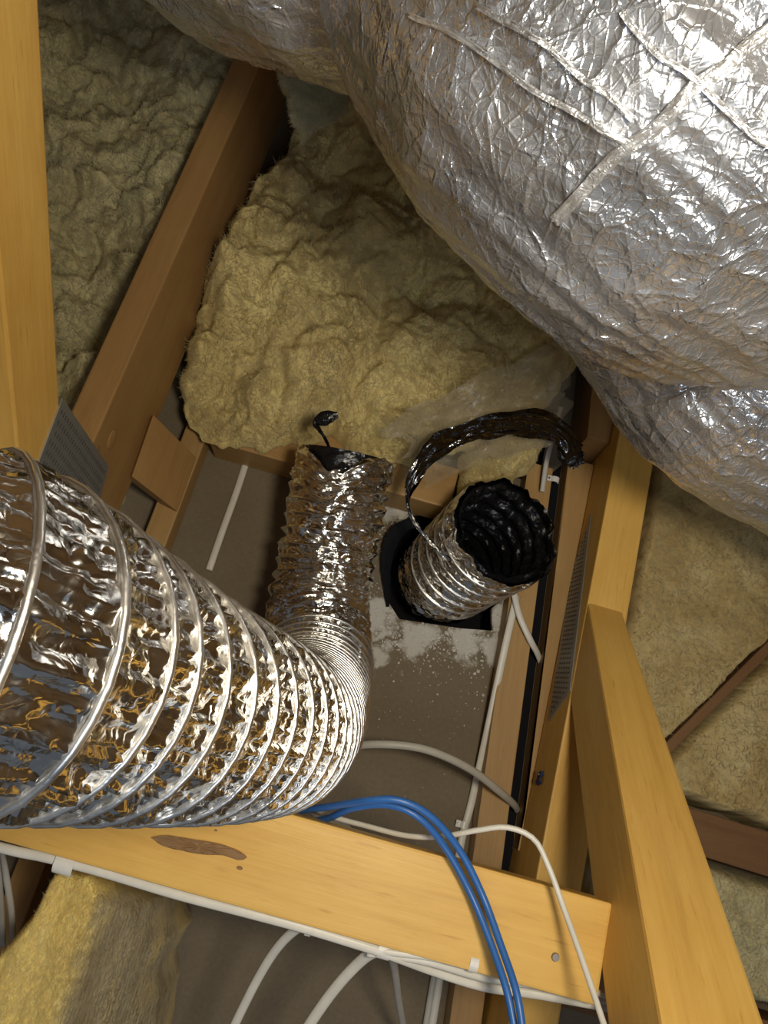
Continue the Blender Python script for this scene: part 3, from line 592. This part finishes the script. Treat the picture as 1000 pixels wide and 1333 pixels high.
# black collar tab at the left of the hole
V1, V2, f = ribbon('x', [P(505, 790, 0.004), P(503, 735, 0.02), P(512, 700, 0.035), P(530, 683, 0.045), P(546, 684, 0.045)], [.006, .02, .026, .02, .008], BLACK, st, (0.5, 0, 1), 0.002, 40, 7, 0.1)
obj('black_collar', np.concatenate([V1, V2]), np.concatenate([f, f[:, ::-1] + len(V1)]), BLACK_MATT, st, True)
# torn spiral strip standing up from the rim
sp_pts = [(640, 768, .175), (600, 742, .178), (560, 705, .185), (537, 675, .195), (531, 645, .215), (545, 612, .235), (570, 582, .245), (615, 562, .25), (665, 552, .245), (705, 553, .235), (735, 568, .22), (748, 592, .20)]
wd = [.006, .006, .007, .006, .007, .030, .040, .034, .044, .046, .036, .034]
V1, V2, f = ribbon('x', [P(*q_) for q_ in sp_pts], wd, FOIL, st, (0.55, -0.55, 0.65), 0.007, 170, 13, 0.03, 3.0)
ts = obj('torn_strip', V1, f, FOIL_DARK, st, True); ts['label'] = 'torn spiral strip of foil arching up from the rim'
obj('black_lining', V2, f[:, ::-1], BLACK, ts, True)
pts = [P(722, 556, .215), P(738, 572, .20), P(744, 590, .185), P(752, 606, .17)]
V1, V2, f = ribbon('x', pts, [.02, .035, .045, .02], BLACK, st, (0.6, -0.6, 0.5), 0.010, 40, 9, 0.2, 9.0)
obj('black_scrap', np.concatenate([V1, V2]), np.concatenate([f, f[:, ::-1] + len(V1)]), BLACK, st, True)['label'] = 'black torn end of the strip'

# --- big insulated duct, upper right
idt = thing('insulated_duct', 'huge foil wrapped insulated duct bulging in from the upper right corner', 'duct', PD(870, 110, .8))
A0 = np.array((870., 110.)); U0 = np.array((.72, .69))
prof = [(-760, 395, .74), (-640, 392, .72), (-558, 388, .70), (-480, 355, .68), (-430, 335, .67), (-380, 308, .66), (-345, 268, .65), (-325, 262, .645), (-290, 288, .635), (-211, 318, .62), (-127, 344, .61), (-32, 357, .60), (67, 346, .62), (130, 328, .635),
        (172, 303, .655), (195, 272, .67), (212, 210, .68), (222, 120, .69), (228, 30, .695)]
NB = 520; sp = spline([list(PD(*(A0 + U0 * a_), d_)) + [r_ / 1000 * d_ * 0.945] for a_, r_, d_ in prof], NB)
pB, rB = sp[:, :3], np.maximum(sp[:, 3], 0.01); sB = np.concatenate([[0], np.cumsum(np.linalg.norm(np.diff(pB, axis=0), axis=1))])
N0 = np.array((-.69, .72))
profC = [(20, 100, 150, .80), (130, 118, 205, .82), (190, 130, 205, .84), (243, 140, 208, .86), (300, 145, 218, .87), (390, 140, 214, .89), (494, 125, 204, .91), (640, 110, 200, .94)]
sp = spline([list(PD(*(A0 + U0 * a_ + N0 * n_), d_)) + [r_ / 1000 * d_ * 0.97] for a_, n_, r_, d_ in profC], 260)
pC, rC = sp[:, :3], sp[:, 3]; sC = np.concatenate([[0], np.cumsum(np.linalg.norm(np.diff(pC, axis=0), axis=1))])
def crumB(q, ss, tt):
    lng = np.stack([np.cos(tt) * 4.5, np.sin(tt) * 4.5, ss * 5], -1); rnd = np.stack([np.cos(tt) * 1.5, np.sin(tt) * 1.5, ss * 34], -1)
    return 0.008 * noise(q * 7) + 0.0028 * (1 - 2.2 * np.abs(noise(q * 13 + 3))) + 0.0030 * (1 - 3 * np.abs(noise(lng * 1.6 + 8))) + 0.0012 * (1 - 3 * np.abs(noise(rnd)))
jk, VB = tube(pB, sB, rB, 420, crumB, 'foil_jacket', JACKET, idt, None, None, 1.9)
jk2, VC = tube(pC, sC, rC, 300, crumB, 'foil_jacket', JACKET, idt, None, None, 6.9)
def on_jacket(px, py):                  # nearest jacket vertex to a pixel ray, facing the viewer
    q = (VB.reshape(-1, 3) - CAM) @ ROT; xx = 500 + 1000 * q[:, 0] / -q[:, 2]; yy = 666.5 - 1000 * q[:, 1] / -q[:, 2]
    c = (xx - px) ** 2 + (yy - py) ** 2 + np.where(-q[:, 2] < 0.05, 1e9, 0); i = np.where(c < c.min() + 150)[0]; i = i[np.argmin(-q[i, 2])]
    return VB.reshape(-1, 3)[i]
def strip(name, pxs, w_, m, label=None, lift=0.004, n=60):
    pxs = spline([list(q_) + [0] for q_ in pxs], 26)[:, :2]; pts_ = np.array([on_jacket(*q_) for q_ in pxs])
    for _ in range(2): pts_[1:-1] = (pts_[:-2] + 2 * pts_[1:-1] + pts_[2:]) / 4
    pts_ = [p_ + nrm(CAM - p_) * lift for p_ in pts_]
    upv = nrm(CAM - np.mean(pts_, axis=0))
    V1, V2, f = ribbon('x', pts_, [w_] * len(pts_), m, idt, upv, 0.003, n, 7, 0.12)
    o = obj(name, np.concatenate([V1, V2]), np.concatenate([f, f[:, ::-1] + len(V1)]), m, idt, True)
    if label: o['label'] = label
strip('tape', [(715, 295), (770, 245), (830, 190), (900, 125), (960, 75), (1010, 30)], 0.008, TAPE, 'bright foil tape seam')
for pxs in ([(520, 20), (600, 60), (700, 130), (790, 180), (830, 200)], [(800, 20), (850, 70), (900, 110), (960, 170), (1000, 200)], [(610, 10), (700, 60), (760, 110), (820, 160)]):
    strip('reinforcing_thread', pxs, 0.0035, TAPE, None, 0.004)

# ================================================================== CABLES
G1 = 'white cables along the cross beam'
cable('power_cable', [P(272, 742, .004), P(290, 690, .004), P(308, 640, .004), P(326, 585, .006)] + [P(333, 565, .05)], 0.0062, .003, CABLE_W, 'straight white cable on the lining left of the crumpled duct')
cable('power_cable', [P(673, 775, .050), P(656, 850, .049), P(636, 945, .030), P(615, 1040, .005), P(601, 1095, .005), P(585, 1190, .005), P(570, 1290, .005), P(560, 1350, .005)], .0062, .0032, CABLE_W, 'long white cable lying against the right hand batten')
cable('power_cable', [P(668, 765, .058), P(676, 800, .060), P(690, 832, .056), P(699, 849, .036), P(704, 862, .010)], .0055, .003, CABLE_W, 'short white cable crossing the batten into the dark gap')
cable('power_cable', [P(425, 990, .10), P(455, 973, .13), P(500, 969, .15), P(555, 976, .15), P(610, 1000, .13), P(650, 1030, .09), P(668, 1046, .045), P(674, 1055, .006)], .0058, .0040, CABLE_G, 'grey cable arching from behind the duct over the lining')
cable('data_cable', [P(385, 1040, .30), P(398, 1046, .33), P(430, 1062, .36), P(480, 1076, .38), P(530, 1088, .40), P(575, 1089, .42), P(620, 1081, .44), P(660, 1077, .45), P(695, 1092, .455), P(715, 1130, .46), P(735, 1185, .47), P(760, 1255, .50), P(785, 1330, .53), P(795, 1365, .55)], .0030, .0030, CABLE_W, 'thin white cable looping over the right end of the cross beam')
cable('data_cable', [P(395, 1045, .30), P(420, 1068, .30), P(445, 1072, .29), P(458, 1083, .27), P(463, 1100, .24)], .0030, .0026, CABLE_G, 'short grey cable end curling down behind the cross beam')
GB = 'blue data cables'
cable('data_cable', [P(350, 1062, .34), P(385, 1056, .38), P(430, 1050, .43), P(480, 1042, .47), P(520, 1042, .48), P(560, 1062, .475), P(598, 1106, .46), P(628, 1165, .455), P(652, 1230, .47), P(672, 1290, .49), P(682, 1350, .50)], .0037, .0037, CABLE_B, 'blue cable over the cross beam, upper of the two at their bend')
cable('data_cable', [P(395, 1070, .36), P(425, 1066, .40), P(460, 1052, .44), P(505, 1048, .46), P(545, 1064, .465), P(580, 1104, .452), P(612, 1162, .448), P(638, 1225, .46), P(660, 1290, .48), P(672, 1350, .49)], .0037, .0037, CABLE_B, 'blue cable over the cross beam, lower of the two at their bend')
edge = [(-320, 1011), (-20, 1094), (60, 1112), (130, 1130), (230, 1160), (330, 1186), (400, 1205), (500, 1236)]
cable('power_cable', [P(x, y + 4, .418) for x, y in edge] + [P(560, 1262, .40), P(630, 1284, .39), P(700, 1294, .39), P(800, 1312, .40)], .0052, .0030, CABLE_W, 'white cable along the beam edge sagging lowest at the right')
cable('power_cable', [P(478, 1240, .412), P(505, 1242, .413)] + [P(560, 1252, .415), P(630, 1272, .405), P(700, 1282, .405), P(800, 1304, .41)], .0046, .0028, CABLE_W, 'white cable along the beam edge, middle of the three at the right')
cable('power_cable', [P(488, 1236, .418), P(512, 1240, .42)] + [P(560, 1246, .42), P(612, 1258, .42), P(680, 1268, .418), P(800, 1298, .42)], .0036, .0026, CABLE_W, 'white cable along the beam edge, uppermost of the three at the right')
cable('power_cable', [P(405, 1203, .41), P(385, 1210, .39), P(360, 1235, .36), P(335, 1275, .33), P(305, 1335, .30), P(290, 1370, .28)], .0052, .0030, CABLE_W, 'white cable dropping from the beam edge, left of the two that fall')
cable('power_cable', [P(505, 1238, .41), P(485, 1240, .40), P(462, 1258, .38), P(432, 1292, .36), P(402, 1335, .34), P(385, 1365, .32)], .0062, .0036, CABLE_W, 'thick white cable dropping from the white clip under the beam edge')
cable('power_cable', [P(508, 1238, .40), P(514, 1262, .30), P(519, 1300, .2), P(527, 1345, .1)], .0045, .0028, CABLE_G, 'thin grey cable falling straight from the white clip')
cable('power_cable', [P(570, 1245, .006), P(562, 1290, .006), P(552, 1350, .006)], .005, .003, CABLE_G, 'grey cable on the lining below the beam, left of the batten')
cable('power_cable', [P(0, 1100, .30), P(8, 1140, .24), P(16, 1200, .2), P(16, 1260, .1)], .0042, .003, CABLE_G, 'grey cable falling past the cut batt at the left edge')
cable('power_cable', [P(-6, 1110, .30), P(0, 1160, .22), P(4, 1230, .15)], .0042, .003, CABLE_G, 'grey cable at the very left edge under the beam')
cable('power_cable', [P(706, 640, .06), P(712, 600, .07), P(722, 560, .08), P(730, 530, .09)], .0045, .003, CABLE_G, 'grey cable in the dark slot behind the duct stub')

def clip(label, pos, along, m=CLIP_W, w_=0.008, r=0.0065, nail=True, up=(0, 0, 1)):
    """U shaped saddle over a cable with a nail head on its ear"""
    t = thing('cable_clip', label, 'clip', pos); x = Vector(along).normalized(); z = Vector(up); z = (z - x * z.dot(x)).normalized(); y = z.cross(x)
    mw = Matrix((x, y, z)).transposed().to_4x4(); mw.translation = Vector(pos)
    k = 12; v, f = [], []
    for i in range(k + 1):
        th = PI * i / k
        for xx in (-w_ / 2, w_ / 2):
            for rr in (r, r - 0.0018): v.append((xx, rr * math.cos(th), rr * 0.85 * math.sin(th)))
    for i in range(k):
        a_ = i * 4; b_ = a_ + 4; f += [(a_, a_ + 2, b_ + 2, b_), (a_ + 1, b_ + 1, b_ + 3, a_ + 3), (a_, b_, b_ + 1, a_ + 1), (a_ + 2, a_ + 3, b_ + 3, b_ + 2)]
    f += [(0, 1, 3, 2), (4 * k, 4 * k + 2, 4 * k + 3, 4 * k + 1)]
    n0 = len(v)
    for xx in (-w_ / 2, w_ / 2):
        for yy, zz in ((r - .001, -.0005), (r + .006, -.0005), (r + .006, .0035), (r - .001, .0035)): v.append((xx, yy, zz))
    f += [(n0, n0 + 1, n0 + 2, n0 + 3), (n0 + 7, n0 + 6, n0 + 5, n0 + 4)] + [(n0 + i, n0 + 4 + i, n0 + 4 + (i + 1) % 4, n0 + (i + 1) % 4) for i in range(4)]
    obj('saddle', v, f, m, t, False, mw)
    if nail:
        bm = bmesh.new(); bmesh.ops.create_cone(bm, cap_ends=True, segments=10, radius1=0.0022, radius2=0.0018, depth=0.002)
        for q_ in bm.verts: q_.co += Vector((0, r + .0028, .0042))
        bmobj('nail', bm, NAIL, t, False, mw)
ed_ = P(500, 1236, .42) - P(130, 1130, .42)
clip('white clip on the beam edge above the cut batt at left', P(86, 1124, .415), ed_, CLIP_W, .020, .011)
clip('white clip on the beam edge where the thick white cable drops', P(500, 1236, .414), ed_, CLIP_W, .013, .009)
clip('white clip on the beam edge just left of the blue cables', P(616, 1253, .424), ed_, CLIP_W, .009, .009)
clip('small white clip on the beam edge where the leftmost cable drops', P(402, 1209, .41), ed_, CLIP_W, .006, .007)
clip('white clip on the batten beside the thin looping cable', P(604, 1074, .008), (0, 1, 0), CLIP_W, .010, .0075)
clip('white clip in the dark slot behind the duct stub', P(722, 625, .05), (0, 1, 0), CLIP_W, .010, .008)
clip('dark blue clip on the chord of the right truss', PX(704, 1016, .3405), (0, 0.3, 1), CLIP_B, .018, .006, True, (-1, 0, 0))

# ================================================================== DUST
dv, df = [], []
def flake(x, y, r):
    k = len(dv); n_ = 5; a0 = random.random() * 6
    for i in range(n_): a_ = a0 + i * 2 * PI / n_; rr = r * random.uniform(.6, 1.2); dv.append((x + rr * math.cos(a_), y + rr * math.sin(a_), 0.0003))
    dv.append((x, y, r * random.uniform(.5, .9))); df.extend([(k + i, k + (i + 1) % n_, k + n_) for i in range(n_)])
def blot(cx, cy, sx, sy, cnt, r0, r1):
    for _ in range(cnt):
        p_ = P(random.gauss(cx, sx), random.gauss(cy, sy), 0)
        if sdf(np.array([p_[0]]), np.array([p_[1]]), hole)[0] > -0.001 or p_[0] > 0.262: continue
        flake(p_[0], p_[1], random.uniform(r0, r1) if random.random() < .9 else r1 * 1.6)
blot(500, 815, 16, 16, 120, .0006, .002); blot(545, 830, 28, 10, 150, .0006, .0022); blot(610, 835, 26, 12, 150, .0006, .0022); blot(655, 800, 9, 24, 100, .0006, .0022)
blot(575, 850, 70, 22, 250, .0005, .0013); blot(480, 800, 10, 25, 200, .0005, .0012); blot(640, 880, 20, 40, 60, .0006, .0018); blot(560, 900, 80, 50, 120, .0004, .0010); blot(518, 668, 7, 8, 160, .0006, .002); blot(505, 700, 7, 10, 60, .0006, .002)
tag(obj('plaster_dust', dv, df, DUST), 'white plaster crumbs scattered round the cut hole', 'dust', kind='stuff')

# origins of single-mesh things at their base centre
for o in list(C.objects):
    if o.type == 'MESH' and o.parent is None and o.matrix_basis == Matrix() and len(o.data.vertices):
        co = np.empty(len(o.data.vertices) * 3, np.float32); o.data.vertices.foreach_get('co', co); co = co.reshape(-1, 3)
        c = np.array(((co[:, 0].min() + co[:, 0].max()) / 2, (co[:, 1].min() + co[:, 1].max()) / 2, co[:, 2].min()))
        o.data.vertices.foreach_set('co', (co - c).astype(np.float32).ravel()); o.data.update(); o.matrix_basis = Matrix.Translation(Vector(c))
        for ch in o.children: ch.matrix_parent_inverse = Matrix.Translation(-Vector(c))
